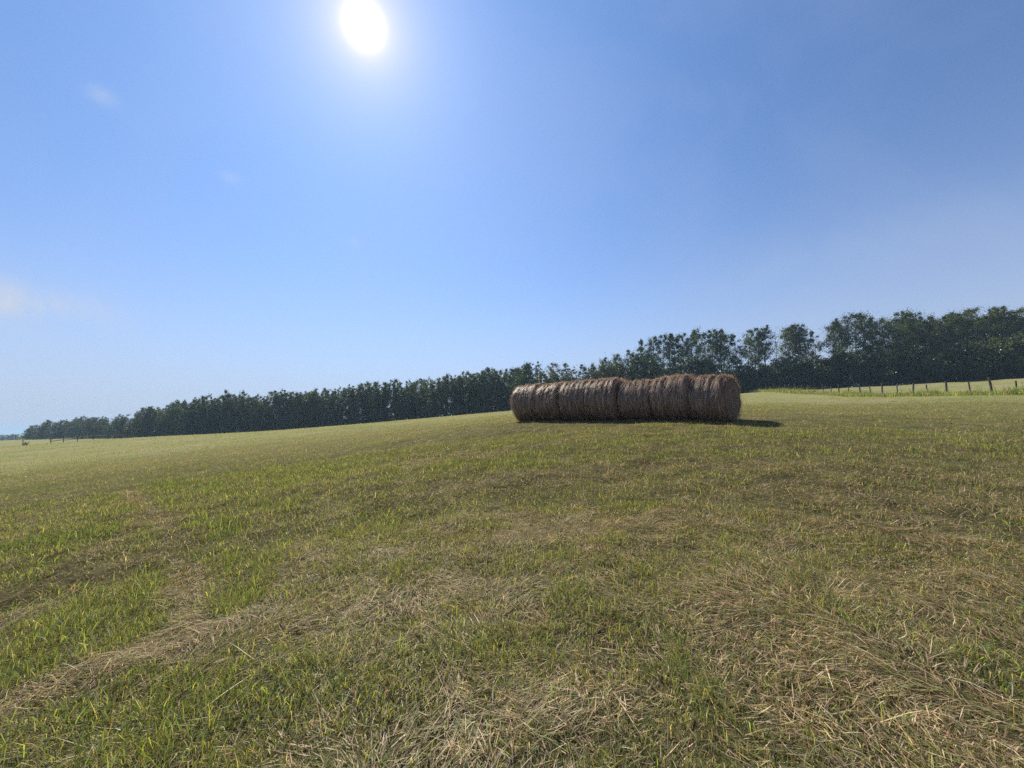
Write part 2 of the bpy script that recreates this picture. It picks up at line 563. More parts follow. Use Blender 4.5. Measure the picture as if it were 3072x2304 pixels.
GREEN = np.array([[0.175, 0.225, 0.065], [0.22, 0.275, 0.075], [0.14, 0.185, 0.065], [0.28, 0.32, 0.08], [0.17, 0.235, 0.105]])
OLIVE = np.array([[0.31, 0.31, 0.115], [0.27, 0.285, 0.12], [0.37, 0.345, 0.135], [0.225, 0.23, 0.10]])
TAN = np.array([[0.47, 0.37, 0.225], [0.55, 0.44, 0.285], [0.34, 0.25, 0.15], [0.50, 0.40, 0.29], [0.25, 0.17, 0.11], [0.66, 0.56, 0.39]])


def wedge(n, r0, r1, half=64.0):
    """Points spread evenly over the part of the field in front of the camera between two distances."""
    a = np.radians(rng.uniform(-half, half, n))
    rr = np.sqrt(rng.uniform(r0 * r0, r1 * r1, n))
    x = rr * np.sin(a); y = rr * np.cos(a) - 0.6
    return x, y


parts_v, parts_q, parts_t, parts_c = [], [], [], []
voff = 0


def strips(bx, by, bz, az, lean0, lean1, L, w, wang, colr, seg):
    """Blades: lean0/lean1 are angles from the vertical at the foot and at the tip."""
    global voff
    n = len(bx)
    hd = np.stack([np.sin(az), np.cos(az), np.zeros(n)], -1)
    up = np.array([0, 0, 1.0])
    base = np.stack([bx, by, bz], -1)
    wv = np.stack([np.cos(wang), np.sin(wang), np.zeros(n)], -1)
    d1 = hd * np.sin(lean0)[:, None] + up * np.cos(lean0)[:, None]
    d2 = hd * np.sin(lean1)[:, None] + up * np.cos(lean1)[:, None]
    w_ = w[:, None]
    if seg == 2:
        mid = base + d1 * (L * 0.55)[:, None]
        tip = mid + d2 * (L * 0.45)[:, None]
        vv = np.stack([base - wv * w_ * .45, base + wv * w_ * .45, mid + wv * w_ * .5, mid - wv * w_ * .5, tip], 1)
        k = voff + np.arange(n)[:, None] * 5
        parts_q.append(k + np.array([[0, 1, 2, 3]])); parts_t.append(k + np.array([[3, 2, 4]]))
        m = 5
        shade = np.array([0.72, 0.72, 1.0, 1.0, 1.1])
    else:
        tip = base + (d1 * 0.5 + d2 * 0.5) * L[:, None]
        vv = np.stack([base - wv * w_ * .5, base + wv * w_ * .5, tip], 1)
        k = voff + np.arange(n)[:, None] * 3
        parts_t.append(k + np.array([[0, 1, 2]]))
        m = 3
        shade = np.array([0.8, 0.8, 1.1])
    parts_v.append(vv.reshape(-1, 3).astype(np.float32))
    # the foot of a blade is browner than its tip
    foot = colr[:, None, :] * np.where(shade[None, :, None] < 0.9, np.array([1.0, 0.86, 0.85]), 1.0)
    parts_c.append(foot.reshape(-1, 3).astype(np.float32))
    voff += n * m


def in_bales(x, y):
    u = (x - P_L[0]) * row[0] + (y - P_L[1]) * row[1]
    v = -(x - P_L[0]) * row[1] + (y - P_L[1]) * row[0]
    return (u > 0.1) & (u < np.linalg.norm(P_R - P_L) - 0.1) & (np.abs(v) < 0.5)


def pick(tab, n):
    c = tab[rng.integers(0, len(tab), n)]
    return c * np.clip(rng.lognormal(-0.10, 0.48, (n, 1)), 0.25, 1.75) * rng.uniform(0.93, 1.07, (n, 3))


def upright(n, r0, r1, hmul, wmul, seg):
    x, y = wedge(n, r0, r1)
    # gather into tussocks
    cl = fbm(x / 0.16, y / 0.16, 55, 2)
    gr, st = field(x, y)
    keep = (rng.random(n) < np.clip(0.42 + 1.3 * (cl - 0.35) + 0.30 * gr - 0.12 * st, 0.25, 1)) & ~in_bales(x, y)
    x, y, gr, st, cl = x[keep], y[keep], gr[keep], st[keep], cl[keep]
    n = len(x)
    z = hgt(x, y) - 0.006
    u = rng.random(n)
    pg = np.clip(0.24 + 0.50 * gr - 0.08 * st, 0, 0.92); po = np.clip(0.58 - 0.15 * st, 0, 1)
    c = np.where((u < pg)[:, None], pick(GREEN, n), np.where((u < pg + (1 - pg) * po)[:, None], pick(OLIVE, n), pick(TAN, n)))
    L = rng.gamma(5.0, 0.2, n) * (0.044 + 0.030 * np.clip(gr, 0, 1.5)) * hmul * (0.75 + 0.6 * cl)
    w = rng.uniform(0.0016, 0.0036, n) * wmul * np.where(u < pg, 1.35, 0.85)
    az = rng.uniform(0, 2 * math.pi, n)
    l0 = np.abs(rng.normal(0.48, 0.36, n)); l1 = l0 + np.abs(rng.normal(0.55, 0.5, n))
    strips(x, y, z, az, l0, l1, L, w, rng.uniform(0, math.pi, n), c, seg)


def lying(n, r0, r1, lmul, wmul, seg, lift=0.03):
    x, y = wedge(n, r0, r1)
    gr, st = field(x, y)
    keep = (rng.random(n) < np.clip(0.34 + 0.36 * st - 0.08 * gr, 0.16, 0.8)) & ~in_bales(x, y)
    x, y, gr, st = x[keep], y[keep], gr[keep], st[keep]
    n = len(x)
    # cut stems lie roughly along the swath, bundled
    flow = fbm(x / 0.8, y / 0.8, 71, 2) * 9.0
    az = flow + rng.normal(0, 0.65, n)
    L = rng.gamma(3.0, 0.33, n) * 0.075 * lmul * (0.8 + 0.5 * st)
    z0 = hgt(x, y) + rng.uniform(0.0, lift, n) * (0.5 + 0.9 * st)
    x1 = x + np.sin(az) * L; y1 = y + np.cos(az) * L
    slope = np.arctan2(hgt(x1, y1) - hgt(x, y), L)
    e = slope + rng.normal(0.06, 0.16, n)
    l0 = math.pi / 2 - e; l1 = l0 + rng.normal(0.1, 0.22, n)
    w = rng.uniform(0.0018, 0.0046, n) * wmul
    u = rng.random(n)
    c = np.where((u < 0.60)[:, None], pick(TAN, n), np.where((u < 0.88)[:, None], pick(OLIVE, n), pick(GREEN, n)))
    # the flat side turns any way, mostly up
    strips(x, y, z0, az, l0, l1, L, w, -az + rng.normal(0, 0.25, n), c, seg)


upright(310000, 0.7, 6.0, 1.0, 1.0, 2)
upright(310000, 6.0, 14.0, 1.0, 1.5, 2)
upright(360000, 14.0, 32.0, 1.0, 3.0, 1)
upright(170000, 32.0, 62.0, 1.05, 7.0, 1)
upright(110000, 62.0, 118.0, 1.2, 15.0, 1)
lying(330000, 0.7, 6.0, 1.0, 1.0, 2)
lying(330000, 6.0, 14.0, 1.15, 1.5, 1)
lying(260000, 14.0, 32.0, 1.5, 3.2, 1)
lying(60000, 32.0, 70.0, 2.4, 7.0, 1)
# hay spilled along the foot of the bale row
n = 9000
u = rng.uniform(-0.5, np.linalg.norm(P_R - P_L) + 0.7, n); v = rng.choice([-1, 1], n) * (0.42 + np.abs(rng.normal(0, 0.38, n)))
x = P_L[0] + row[0] * u - row[1] * v; y = P_L[1] + row[1] * u + row[0] * v
az = rng.uniform(0, 2 * math.pi, n); l0 = rng.normal(1.3, 0.25, n)
strips(x, y, hgt(x, y) + 0.06 * rng.random(n) * np.exp(-(np.abs(v) - 0.42) * 3), az, l0, l0 + rng.normal(0.15, 0.2, n), rng.uniform(0.06, 0.28, n), rng.uniform(0.003, 0.007, n), -az, pick(TAN, n) * 0.9, 1)
# single long stalks left standing or fallen across the stubble
n = 900
x, y = wedge(n, 1.2, 14)
az = rng.uniform(0, 2 * math.pi, n)
l0 = rng.normal(1.42, 0.10, n)
strips(x, y, hgt(x, y) + 0.03, az, l0, l0 + rng.normal(0.05, 0.12, n), rng.uniform(0.12, 0.36, n), rng.uniform(0.0025, 0.0048, n), -az, pick(TAN, n) * 1.1, 2)
# broader bright leaves that grew back after the cut
n = 9000
x, y = wedge(n, 1.2, 12)
gr, st = field(x, y)
k = rng.random(n) < np.clip(0.12 + 0.7 * gr, 0, 1)
x, y = x[k], y[k]; n = len(x)
az = rng.uniform(0, 2 * math.pi, n); l0 = np.abs(rng.normal(0.25, 0.2, n))
strips(x, y, hgt(x, y), az, l0, l0 + np.abs(rng.normal(0.5, 0.4, n)), rng.uniform(0.05, 0.15, n), rng.uniform(0.004, 0.009, n), rng.uniform(0, 3.1, n), pick(GREEN, n) * 1.2, 2)

obj('grass', build_mesh('grass', np.concatenate(parts_v), [np.concatenate(parts_q), np.concatenate(parts_t)],
                        {'tint': np.concatenate(parts_c)}, mats=[MAT_GRASS]), kind='stuff',
    label='short mown grass and scattered dry hay covering the field', category='grass')

# taller unmown grass along the wire fence on the right
FX0, FY0, FDX, FDY = 41.0, 33.0, 1.17, 4.45


def fence_pt(k):
    return FX0 + FDX * k, FY0 + FDY * k


parts_v, parts_q, parts_t, parts_c = [], [], [], []
voff = 0
n = 75000
k = rng.uniform(-2.5, 12.5, n)
off = rng.normal(0, 0.8, n) - 0.7
x = FX0 + FDX * k - off * FDY / 4.6 * -1; y = FY0 + FDY * k + off * FDX / 4.6
dens = fbm(x / 1.3, y / 1.3, 91, 3)
ok = rng.random(n) < np.clip((dens - 0.25) * 2.2, 0.1, 1)
x, y, dens = x[ok], y[ok], dens[ok]; n = len(x)
u = rng.random(n)
c = np.where((u < 0.62)[:, None], pick(GREEN, n) * np.array([1.0, 1.12, 1.1]), np.where((u < 0.85)[:, None], pick(OLIVE, n) * 1.3, pick(TAN, n)))
az = rng.uniform(0, 2 * math.pi, n); l0 = np.abs(rng.normal(0.15, 0.15, n))
strips(x, y, hgt(x, y) - 0.02, az, l0, l0 + np.abs(rng.normal(0.3, 0.3, n)), rng.gamma(6, 1 / 6, n) * 0.40 * (0.6 + 0.8 * dens), rng.uniform(0.012, 0.03, n),
       rng.uniform(0, 3.1, n), c, 2)
obj('tall_grass', build_mesh('tall_grass', np.concatenate(parts_v), [np.concatenate(parts_q), np.concatenate(parts_t)],
                             {'tint': np.concatenate(parts_c)}, mats=[MAT_GRASS]), kind='stuff',
    label='taller bright green grass growing along the wire fence', category='grass')

# ------------------------------------------------------------------ hay bales
def cut_row(px):
    """Distance along the row seen at a column of the photograph."""
    d = ray(px, 1190)[:2]
    m = np.array([[row[0], -d[0]], [row[1], -d[1]]])
    return np.linalg.solve(m, -P_L)[0]


cuts = np.array([cut_row(px) for px in (1564, 1640, 1707, 1785, 1880, 1978, 2097, 2202)])
even = np.linspace(cuts[0], cuts[-1], 8)
cuts = 0.6 * cuts + 0.4 * even
tops = (1156, 1150, 1144, 1139, 1142, 1131, 1128)
words = ('first and leftmost', 'second', 'third', 'fourth', 'fifth')
blabels = ['weathered round hay bale at the far left end of the row',
           'round hay bale, second from the left end of the row',
           'round hay bale, third from the left end of the row',
           'round hay bale in the very middle of the row of seven',
           'round hay bale just left of the taller pair, strands hanging at its edge',
           'tall round hay bale, second from the right end of the row',
           'round hay bale at the right end of the row, its flat end showing']
yaws = [0.05, -0.04, 0.03, -0.03, 0.05, -0.04, -0.12]


def bale_mesh(rad, length, seed):
    r_ = np.random.default_rng(seed)
    nth, nx = 120, 56
    th = np.linspace(0, 2 * math.pi, nth, endpoint=False)
    xs = np.linspace(-1, 1, nx)
    X = xs[:, None] * length / 2 * np.ones((1, nth)); TH = np.ones((nx, 1)) * th[None]
    nr = r_.integers(6, 8)
    rings = np.sort(np.linspace(-0.80, 0.84, nr) + r_.normal(0, 0.06, nr))
    # twine grooves wander a little round the roll and bite deeper where it is loose
    prof = np.zeros((nx, nth))
    for q, rx in enumerate(rings):
        c = rx + 0.035 * np.sin(TH + q * 2.1) + 0.02 * np.sin(3 * TH + q)
        dep = (0.05 + 0.05 * r_.random() + 0.02 * np.sin(TH * 2 + 5 * q)) * (0.75 + 0.5 * np.clip(np.sin(TH), 0, 1))
        prof -= dep * np.exp(-np.abs((xs[:, None] - c) / 0.07) ** 1.5)
    lump = (fbm(X * 5 + 20 * seed, TH * 5, seed, 3) - 0.5) * 0.085 + (fbm(X * 14, TH * 3 + 7 * seed, seed + 5, 3) - 0.5) * 0.06
    edge = np.clip((np.abs(xs) - 0.82) / 0.18, 0, 1)[:, None]
    shrink = -0.17 * edge ** 1.8
    sag = 1 - 0.035 * np.clip(-np.sin(TH), 0, 1) ** 2           # settled on the ground
    rr = (rad + (prof + lump) * (1 - 0.3 * edge) + shrink) * sag
    # wobble of the seam so that neighbouring bales meet unevenly
    Xw = X + edge * np.sign(xs)[:, None] * (fbm(TH * 3, TH * 0 + seed, seed + 9, 3) - 0.5) * 0.08
    V = np.stack([Xw, rr * np.cos(TH), rr * np.sin(TH)], -1).reshape(-1, 3)
    i, j = np.meshgrid(np.arange(nx - 1), np.arange(nth), indexing='ij'); j2 = (j + 1) % nth
    Q = [np.stack([i * nth + j, (i + 1) * nth + j, (i + 1) * nth + j2, i * nth + j2], -1).reshape(-1, 4)]
    V = [V]; base = nx * nth; T = []
    for side in (-1, 1):                                        # end faces, rolled in layers
        first = (0 if side < 0 else (nx - 1) * nth) + np.arange(nth)
        prev = first
        for k, f in enumerate((0.9, 0.78, 0.66, 0.52, 0.38, 0.24, 0.1)):
            bulge = 0.05 * (1 - f ** 2) + 0.018 * ((k % 2) - 0.5)
            re = rr[0 if side < 0 else -1] * f
            v = np.stack([np.full(nth, side * (length / 2 + bulge)) + r_.normal(0, 0.008, nth), re * np.cos(th), re * np.sin(th)], -1)
            cur = base + np.arange(nth); base += nth; V.append(v)
            q = np.stack([prev, np.roll(prev, -1), np.roll(cur, -1), cur], -1)
            Q.append(q if side > 0 else q[:, ::-1]); prev = cur
        V.append(np.array([[side * (length / 2 + 0.055), 0, 0]])); c = base; base += 1
        tt = np.stack([prev, np.roll(prev, -1), np.full(nth, c)], -1)
        T.append(tt if side > 0 else tt[:, ::-1])
    V = np.concatenate(V)
    tint = 0.72 + 0.56 * fbm(V[:, 0] * 7 + seed, np.arctan2(V[:, 2], V[:, 1]) * 2.2, seed + 3, 4)
    tc = np.stack([tint, tint * 0.98, tint * 0.97], -1)
    return build_mesh('hay_roll', V, Q + T, {'tint': tc}, True, [MAT_BALE]), rings, rr


STRAW = np.array([[0.52, 0.38, 0.27], [0.42, 0.295, 0.205], [0.30, 0.20, 0.14], [0.63, 0.48, 0.355], [0.46, 0.335, 0.255], [0.21, 0.14, 0.10]])


def straw_mesh(rad, length, surf, rings, seed, n=8000):
    global parts_v, parts_q, parts_t, parts_c, voff
    r_ = np.random.default_rng(seed + 100)
    th = r_.uniform(0, 2 * math.pi, n)
    xs = r_.uniform(-1, 1, n)
    for rx in rings:                                            # the twine keeps its grooves bare
        near = (np.abs(xs - rx) < 0.05) & (r_.random(n) < 0.8)
        xs = np.where(near, r_.uniform(-1, 1, n), xs)
    # strands hang over in combed tufts between the twines
    L = r_.gamma(4, 0.25, n) * 0.26
    dth = L / rad * np.where(np.cos(th) > 0, -1, 1)             # they droop down either flank
    sk = r_.normal(0, 0.10, n)
    lift = np.abs(r_.normal(0, 0.022, n)) * (0.6 + 1.6 * np.clip(np.sin(th), 0, 1))
    wild = r_.random(n) < 0.09
    lift = np.where(wild, r_.uniform(0.03, 0.13, n), lift)
    sk = np.where(wild, r_.normal(0, 0.3, n), sk)
    nx, nth = surf.shape
    P = []
    for f, l in ((0.0, 0.2), (0.5, 0.8), (1.0, 1.0)):
        a = th + dth * f
        ix = np.clip(np.round((xs + 1) / 2 * (nx - 1)).astype(int), 0, nx - 1)
        rr = surf[ix, np.round(a / (2 * math.pi) * nth).astype(int) % nth] + 0.012 + lift * l
        P.append(np.stack([np.clip(xs * length / 2 + sk * L * f, -length / 2 + 0.015, length / 2 - 0.015), rr * np.cos(a), rr * np.sin(a)], -1))
    wv = np.zeros((n, 3)); wv[:, 0] = 1.0
    w = r_.uniform(0.005, 0.013, n)[:, None]
    V1 = np.stack([P[0] - wv * w / 2, P[0] + wv * w / 2, P[1] + wv * w / 2, P[1] - wv * w / 2, P[2]], 1)
    c1 = STRAW[r_.integers(0, len(STRAW), n)] * r_.uniform(0.7, 1.25, (n, 1))
    # end faces: stems coiled round the core, poking out
    m = 1500
    s = np.where(r_.random(m) < 0.5, -1, 1); rr = rad * np.sqrt(r_.random(m)) * 0.97; a = r_.uniform(0, 2 * math.pi, m)
    L2 = r_.gamma(4, 0.25, m) * 0.22; rot = r_.normal(0, 0.5, m)
    ta = np.stack([np.zeros(m), -np.sin(a + rot), np.cos(a + rot)], -1)
    p0 = np.stack([s * (length / 2 - 0.01 + 0.05 * (1 - (rr / rad) ** 2) + 0.012), rr * np.cos(a), rr * np.sin(a)], -1)
    out = np.abs(r_.normal(0, 0.12, m)) * s
    p1 = p0 + ta * (L2 * .5)[:, None] + np.stack([out * L2 * .5, 0 * a, 0 * a], -1)
    p2 = p0 + ta * L2[:, None] + np.stack([out * L2, 0 * a, -0.1 * L2], -1)
    wv2 = np.stack([np.zeros(m), np.cos(a), np.sin(a)], -1); w2 = r_.uniform(0.004, 0.009, m)[:, None]
    V2 = np.stack([p0 - wv2 * w2 / 2, p0 + wv2 * w2 / 2, p1 + wv2 * w2 / 2, p1 - wv2 * w2 / 2, p2], 1)
    c2 = STRAW[r_.integers(0, len(STRAW), m)] * r_.uniform(0.7, 1.25, (m, 1))
    V = np.concatenate([V1, V2]).reshape(-1, 3); c = np.repeat(np.concatenate([c1, c2]), 5, axis=0)
    k = np.arange(n + m)[:, None] * 5
    return build_mesh('loose_straw', V, [k + np.array([[0, 1, 2, 3]]), k + np.array([[3, 2, 4]])], {'tint': c}, False, [MAT_STRAW])


for q in range(7):
    s0, s1 = cuts[q], cuts[q + 1]
    c = P_L + row * (s0 + s1) / 2
    length = (s1 - s0) - 0.05
    gz = min(hz(c[0] + e * row[0], c[1] + e * row[1]) for e in (-length / 2, 0, length / 2))
    pxm = project((c[0], c[1], gz + 1.5))[0]
    top = at(pxm, tops[q], c[1])[2]
    rad = (top - gz + 0.05) / 2 / 0.99
    rad = float(np.clip(rad, 0.68, 0.9)) + (0.005, -0.012, 0.0, 0.008, -0.012, 0.008, -0.005)[q] - 0.008
    root = obj('hay_bale', None, None, blabels[q], 'hay bale', 'round hay bales set end to end in a row')
    side = (0.02, -0.01, 0.015, 0.0, 0.02, -0.01, 0.0)[q]
    root.location = (c[0] - row[1] * side, c[1] + row[0] * side, gz - 0.03)
    root.rotation_euler = (0, 0, ROW_A + yaws[q])
    me, rings, surf = bale_mesh(rad, length, 3 + q)
    b = obj('roll', me, root); b.location = (0, 0, rad * 0.982)
    l = obj('loose_straw', straw_mesh(rad, length, surf, rings, 3 + q), root, kind='stuff'); l.location = (0, 0, rad * 0.982)
    print('bale', q, 'len %.2f rad %.2f depth %.1f' % (length, rad, c[1]))

# ------------------------------------------------------------------ wire fence on the right
def post_mesh(hh, rr, seed):
    g_ = Geo()
    r_ = np.random.default_rng(seed)
    z = np.array([-0.4, 0, hh * .35, hh * .7, hh - 0.02, hh])
    p = np.stack([r_.normal(0, 0.008, 6), r_.normal(0, 0.008, 6), z], -1)
    g_.tube(p, rr * np.array([1.08, 1.06, 1.0, .98, .95, .8]), 9, True, 0.12)
    return g_.mesh('post', MAT_POST)


fence = obj('wire_fence', None, None, 'wire fence of thick and thin wooden posts crossing the right side', 'fence')
fx, fy = fence_pt(0)
fence.location = (fx, fy, hz(fx, fy))
bpy.context.view_layer.update()
thick = [post_mesh(1.52, 0.078, s) for s in (1, 2, 3)]
thin = [post_mesh(1.2, 0.055, s) for s in (4, 5, 6)]
leans = {0.0: (0.02, -0.12), 1.0: (0, 0.02), 2.0: (0.01, 0.11), 3.0: (0, 0.06), -0.5: (0, -0.03), 0.5: (0, -0.02), 1.5: (0.02, -0.05)}
tops_ = []
for kk in np.arange(-2.0, 12.6, 0.5):
    x, y = fence_pt(kk + (0.04 * math.sin(kk * 9)))
    big = abs(kk - round(kk)) < 0.1
    if kk == 11.5: continue
    z = hz(x, y)
    p = obj('post', (thick if big else thin)[random.randrange(3)], fence)
    p.location = (x - fence.location.x, y - fence.location.y, z - fence.location.z)
    ln = leans.get(float(kk), (random.gauss(0, 0.02), random.gauss(0, 0.03)))
    p.rotation_euler = (ln[0], ln[1], random.uniform(0, 6.28))
    p.rotation_mode = 'ZYX' if False else 'XYZ'
    # lean is given in the world, the turn about the post's own axis comes first
    p.rotation_euler = (Matrix.Rotation(ln[1], 3, 'Y') @ Matrix.Rotation(ln[0], 3, 'X') @ Matrix.Rotation(random.uniform(0, 6.28), 3, 'Z')).to_euler()
    p.scale = (1, 1, random.uniform(0.93, 1.06))
    tops_.append((x, y, z))
tops_ = np.array(tops_)
for hh in (0.35, 0.66, 0.95):
    g_ = Geo()
    pts = []
    for a, b2 in zip(tops_[:-1], tops_[1:]):
        for f in (0, 0.33, 0.66):
            q = a * (1 - f) + b2 * f
            pts.append(q + np.array([-0.09, 0, hh - 0.05 * f * (1 - f) * 2]))
    pts = np.array(pts) - np.array(fence.location)
    g_.tube(pts, np.full(len(pts), 0.007), 5, False)
    obj('wire', g_.mesh('wire', MAT_WIRE), fence)

# ------------------------------------------------------------------ rail fence far left
rf = obj('rail_fence', None, None, 'low weathered rail fence at the far left edge of the field', 'fence')
lp = [(68, 1337, 80), (152, 1331, 83), (190, 1328, 86), (232, 1326, 90), (279, 1322, 94), (324, 1318, 99), (375, 1313, 104), (455, 1309, 108), (541, 1306, 112)]
lw = []
for px, py, d in lp:
    p = at(px, py, d); lw.append(np.array([p[0], p[1], hz(p[0], p[1])]))
rf.location = lw[0]
for q, p in enumerate(lw):
    o = obj('post', thick[q % 3], rf)
    o.location = Vector(p - lw[0]); o.scale = (0.85, 0.85, 0.88 if q < 7 else 0.75)
for q in range(1, 6):
    for hh in ((0.55, 0.98) if q < 5 else (0.9,)):
        a, b2 = lw[q] - lw[0], lw[q + 1] - lw[0]
        g_ = Geo(); s = np.linspace(-0.03, 1.03, 5)[:, None]
        pts = a * (1 - s) + b2 * s + np.array([0.0, -0.11, hh]) + np.c_[np.zeros(5), np.zeros(5), rng.normal(0, 0.025, 5)]
        g_.tube(pts, np.array([.06, .065, .06, .058, .05]), 7, True, 0.1)
        obj('rail', g_.mesh('rail', MAT_RAIL), rf)

# ------------------------------------------------------------------ trees
LEAFC = np.array([[0.058, 0.092, 0.036], [0.068, 0.104, 0.038], [0.048, 0.078, 0.036], [0.085, 0.115, 0.042], [0.062, 0.088, 0.046]])


def leaf_quads(cent, size, r_, droop=0.3):
    n = len(cent)
    nrm = r_.normal(0, 1, (n, 3)); nrm[:, 2] += droop
    nrm /= np.linalg.norm(nrm, axis=1)[:, None]
    u = np.cross(nrm, r_.normal(0, 1, (n, 3))); u /= np.linalg.norm(u, axis=1)[:, None] + 1e-9
    v = np.cross(nrm, u)
    s = size[:, None]
    V = np.stack([cent - u * s * .62, cent + v * s * .38 + nrm * s * .08, cent + u * s * .62, cent - v * s * .38 + nrm * s * .08], 1)
    return V.reshape(-1, 3)


def make_tree(seed, height, base_clear, spread, shape, nclump, per, lsize, stems=1, gaps=0.0):
    """Returns (trunk mesh, crown mesh): a tapered stem, limbs, and leaf-sized faces clustered on the limbs."""
    r_ = np.random.default_rng(seed)
    g_ = Geo()
    tips = []
    for s in range(stems):
        lean = r_.normal(0, 0.035, 2) + (0 if stems == 1 else 1) * r_.normal(0, 0.10 if shape == 'thicket' else 0.16, 2)
        off = r_.normal(0, 0.05 if stems == 1 else 0.55, 2)
        hh = height * (0.97 if s == 0 else r_.uniform(0.7, 0.97))
        f = np.linspace(0, 1, 9)
        wob = np.cumsum(r_.normal(0, 0.012 * height, (9, 2)), axis=0) * f[:, None]
        axis = np.c_[off[0] + lean[0] * f * hh + wob[:, 0], off[1] + lean[1] * f * hh + wob[:, 1], f * hh - 0.25 * (f == 0)]
        g_.tube(axis, 0.0105 * height * (1 - 0.9 * f) ** 0.9 / (1 if stems == 1 else 1.6) + 0.008, 7)
        nb = int(nclump / stems)
        for b_ in range(nb):
            t_ = base_clear + (1 - base_clear) * (b_ + r_.random()) / nb
            t_ = min(t_, 0.985)
            start = np.array([np.interp(t_, f, axis[:, i]) for i in range(3)])
            rel = (t_ - base_clear) / (1 - base_clear)
            if shape == 'aspen':
                ext = spread * (0.35 + 1.0 * math.sin(math.pi * min(1, 0.12 + rel * 0.80)) ** 0.8) * (1 - 0.55 * rel ** 3)
            elif shape == 'thicket':
                ext = spread * (0.95 - 0.68 * rel ** 2.2)
            else:
                ext = spread * math.sqrt(max(0.02, 1 - (rel * 0.9) ** 2)) * 0.9
            ext *= r_.uniform(0.45, 1.15)
            a = r_.uniform(0, 2 * math.pi)
            up_ = r_.uniform(0.25, 0.85) if shape != 'shrub' else r_.uniform(0.1, 0.8)
            end = start + np.array([math.cos(a) * ext, math.sin(a) * ext, ext * up_])
            mid = (start + end) / 2 + np.array([0, 0, -0.06 * ext])
            if ext > 0.35:
                g_.tube(np.array([start, mid, end]), np.array([0.0035, 0.0024, 0.0010]) * height * (1.1 - 0.6 * t_), 4, False)
            if r_.random() < gaps:
                continue
            for ff in ((1.0, 0.72, 0.45) if shape != 'aspen' else (1.0, 0.7)):
                tips.append((start * (1 - ff) + end * ff + r_.normal(0, 0.08 * ext, 3), (0.2 + 0.26 * ext) * (1.15 if ff == 1 else 0.9) * r_.uniform(0.6, 1.35)))
    cent, tone = [], []
    for p, cr in tips:
        m = r_.poisson(per)
        if m == 0: continue
        d = r_.normal(0, 1, (m, 3)); d /= np.linalg.norm(d, axis=1)[:, None]
        q = p + d * (cr * np.abs(r_.normal(0, 0.72, m)))[:, None] * np.array([1.1, 1.1, 1.0])
        q[:, 2] = np.maximum(q[:, 2], 0.05)
        cent.append(q); tone.append(np.full(m, min(2.0, r_.lognormal(-0.1, 0.4))))
    cent = np.concatenate(cent); tone = np.concatenate(tone)
    n = len(cent)
    V = leaf_quads(cent, lsize * r_.uniform(0.6, 1.35, n), r_)
    c = LEAFC[r_.integers(0, len(LEAFC), n)] * (tone * r_.uniform(0.8, 1.25, n))[:, None]
    k = np.arange(n)[:, None] * 4
    crown = build_mesh('crown', V, [k + np.array([[0, 1, 2, 3]])], {'tint': np.repeat(c, 4, axis=0)}, False, [MAT_LEAF])
    return g_.mesh('trunk', MAT_BARK), crown, height


def dead_tree(seed, height):
    r_ = np.random.default_rng(seed)
    g_ = Geo()
    f = np.linspace(0, 1, 9)
    axis = np.c_[np.cumsum(r_.normal(0, 0.06, 9)), np.cumsum(r_.normal(0, 0.06, 9)), f * height]
    g_.tube(axis, 0.008 * height * (1 - 0.92 * f) + 0.006, 7)
    for b_ in range(34):
        t_ = r_.uniform(0.35, 0.98)
        s = np.array([np.interp(t_, f, axis[:, i]) for i in range(3)])
        e_ = height * 0.13 * r_.uniform(0.4, 1.1) * (1.25 - t_)
        a = r_.uniform(0, 6.28)
        e = s + np.array([math.cos(a) * e_, math.sin(a) * e_, e_ * r_.uniform(0.5, 1.3)])
        g_.tube(np.array([s, (s + e) / 2 + r_.normal(0, .05, 3), e]), np.array([.03, .02, .008]), 4, False)
        for w in range(2):
            s2 = s * .4 + e * .6
            e2 = s2 + r_.normal(0, 0.35, 3) * np.array([1, 1, .6]) + np.array([0, 0, .35])
            g_.tube(np.array([s2, (s2 + e2) / 2, e2]), np.array([.014, .01, .005]), 4, False)
    return g_.mesh('trunk', MAT_DEADWOOD), None, height


ASPEN = [make_tree(100 + s, 13.0, bc, sp, 'aspen', nc, 66, 0.155, 1, gp + 0.03) for s, (bc, sp, nc, gp) in enumerate(
    ((0.42, 1.7, 46, 0.10), (0.36, 2.0, 52, 0.08), (0.50, 1.5, 38, 0.16), (0.40, 1.35, 44, 0.10), (0.46, 2.1, 48, 0.18), (0.33, 1.6, 56, 0.05)))]
THICKET = [make_tree(200 + s, 9.0, bc, sp, 'thicket', 105, 20, 0.175, st) for s, (bc, sp, st) in enumerate(
    ((0.02, 1.5, 4), (0.02, 1.7, 3), (0.03, 1.4, 5), (0.02, 1.8, 3), (0.03, 1.3, 4), (0.02, 1.6, 5)))]
SHRUB = [make_tree(300 + s, 5.0, 0.04, 2.3, 'shrub', 84, 26, 0.17, 4) for s in range(4)]
DEAD = [dead_tree(400 + s, 11.0) for s in range(3)]

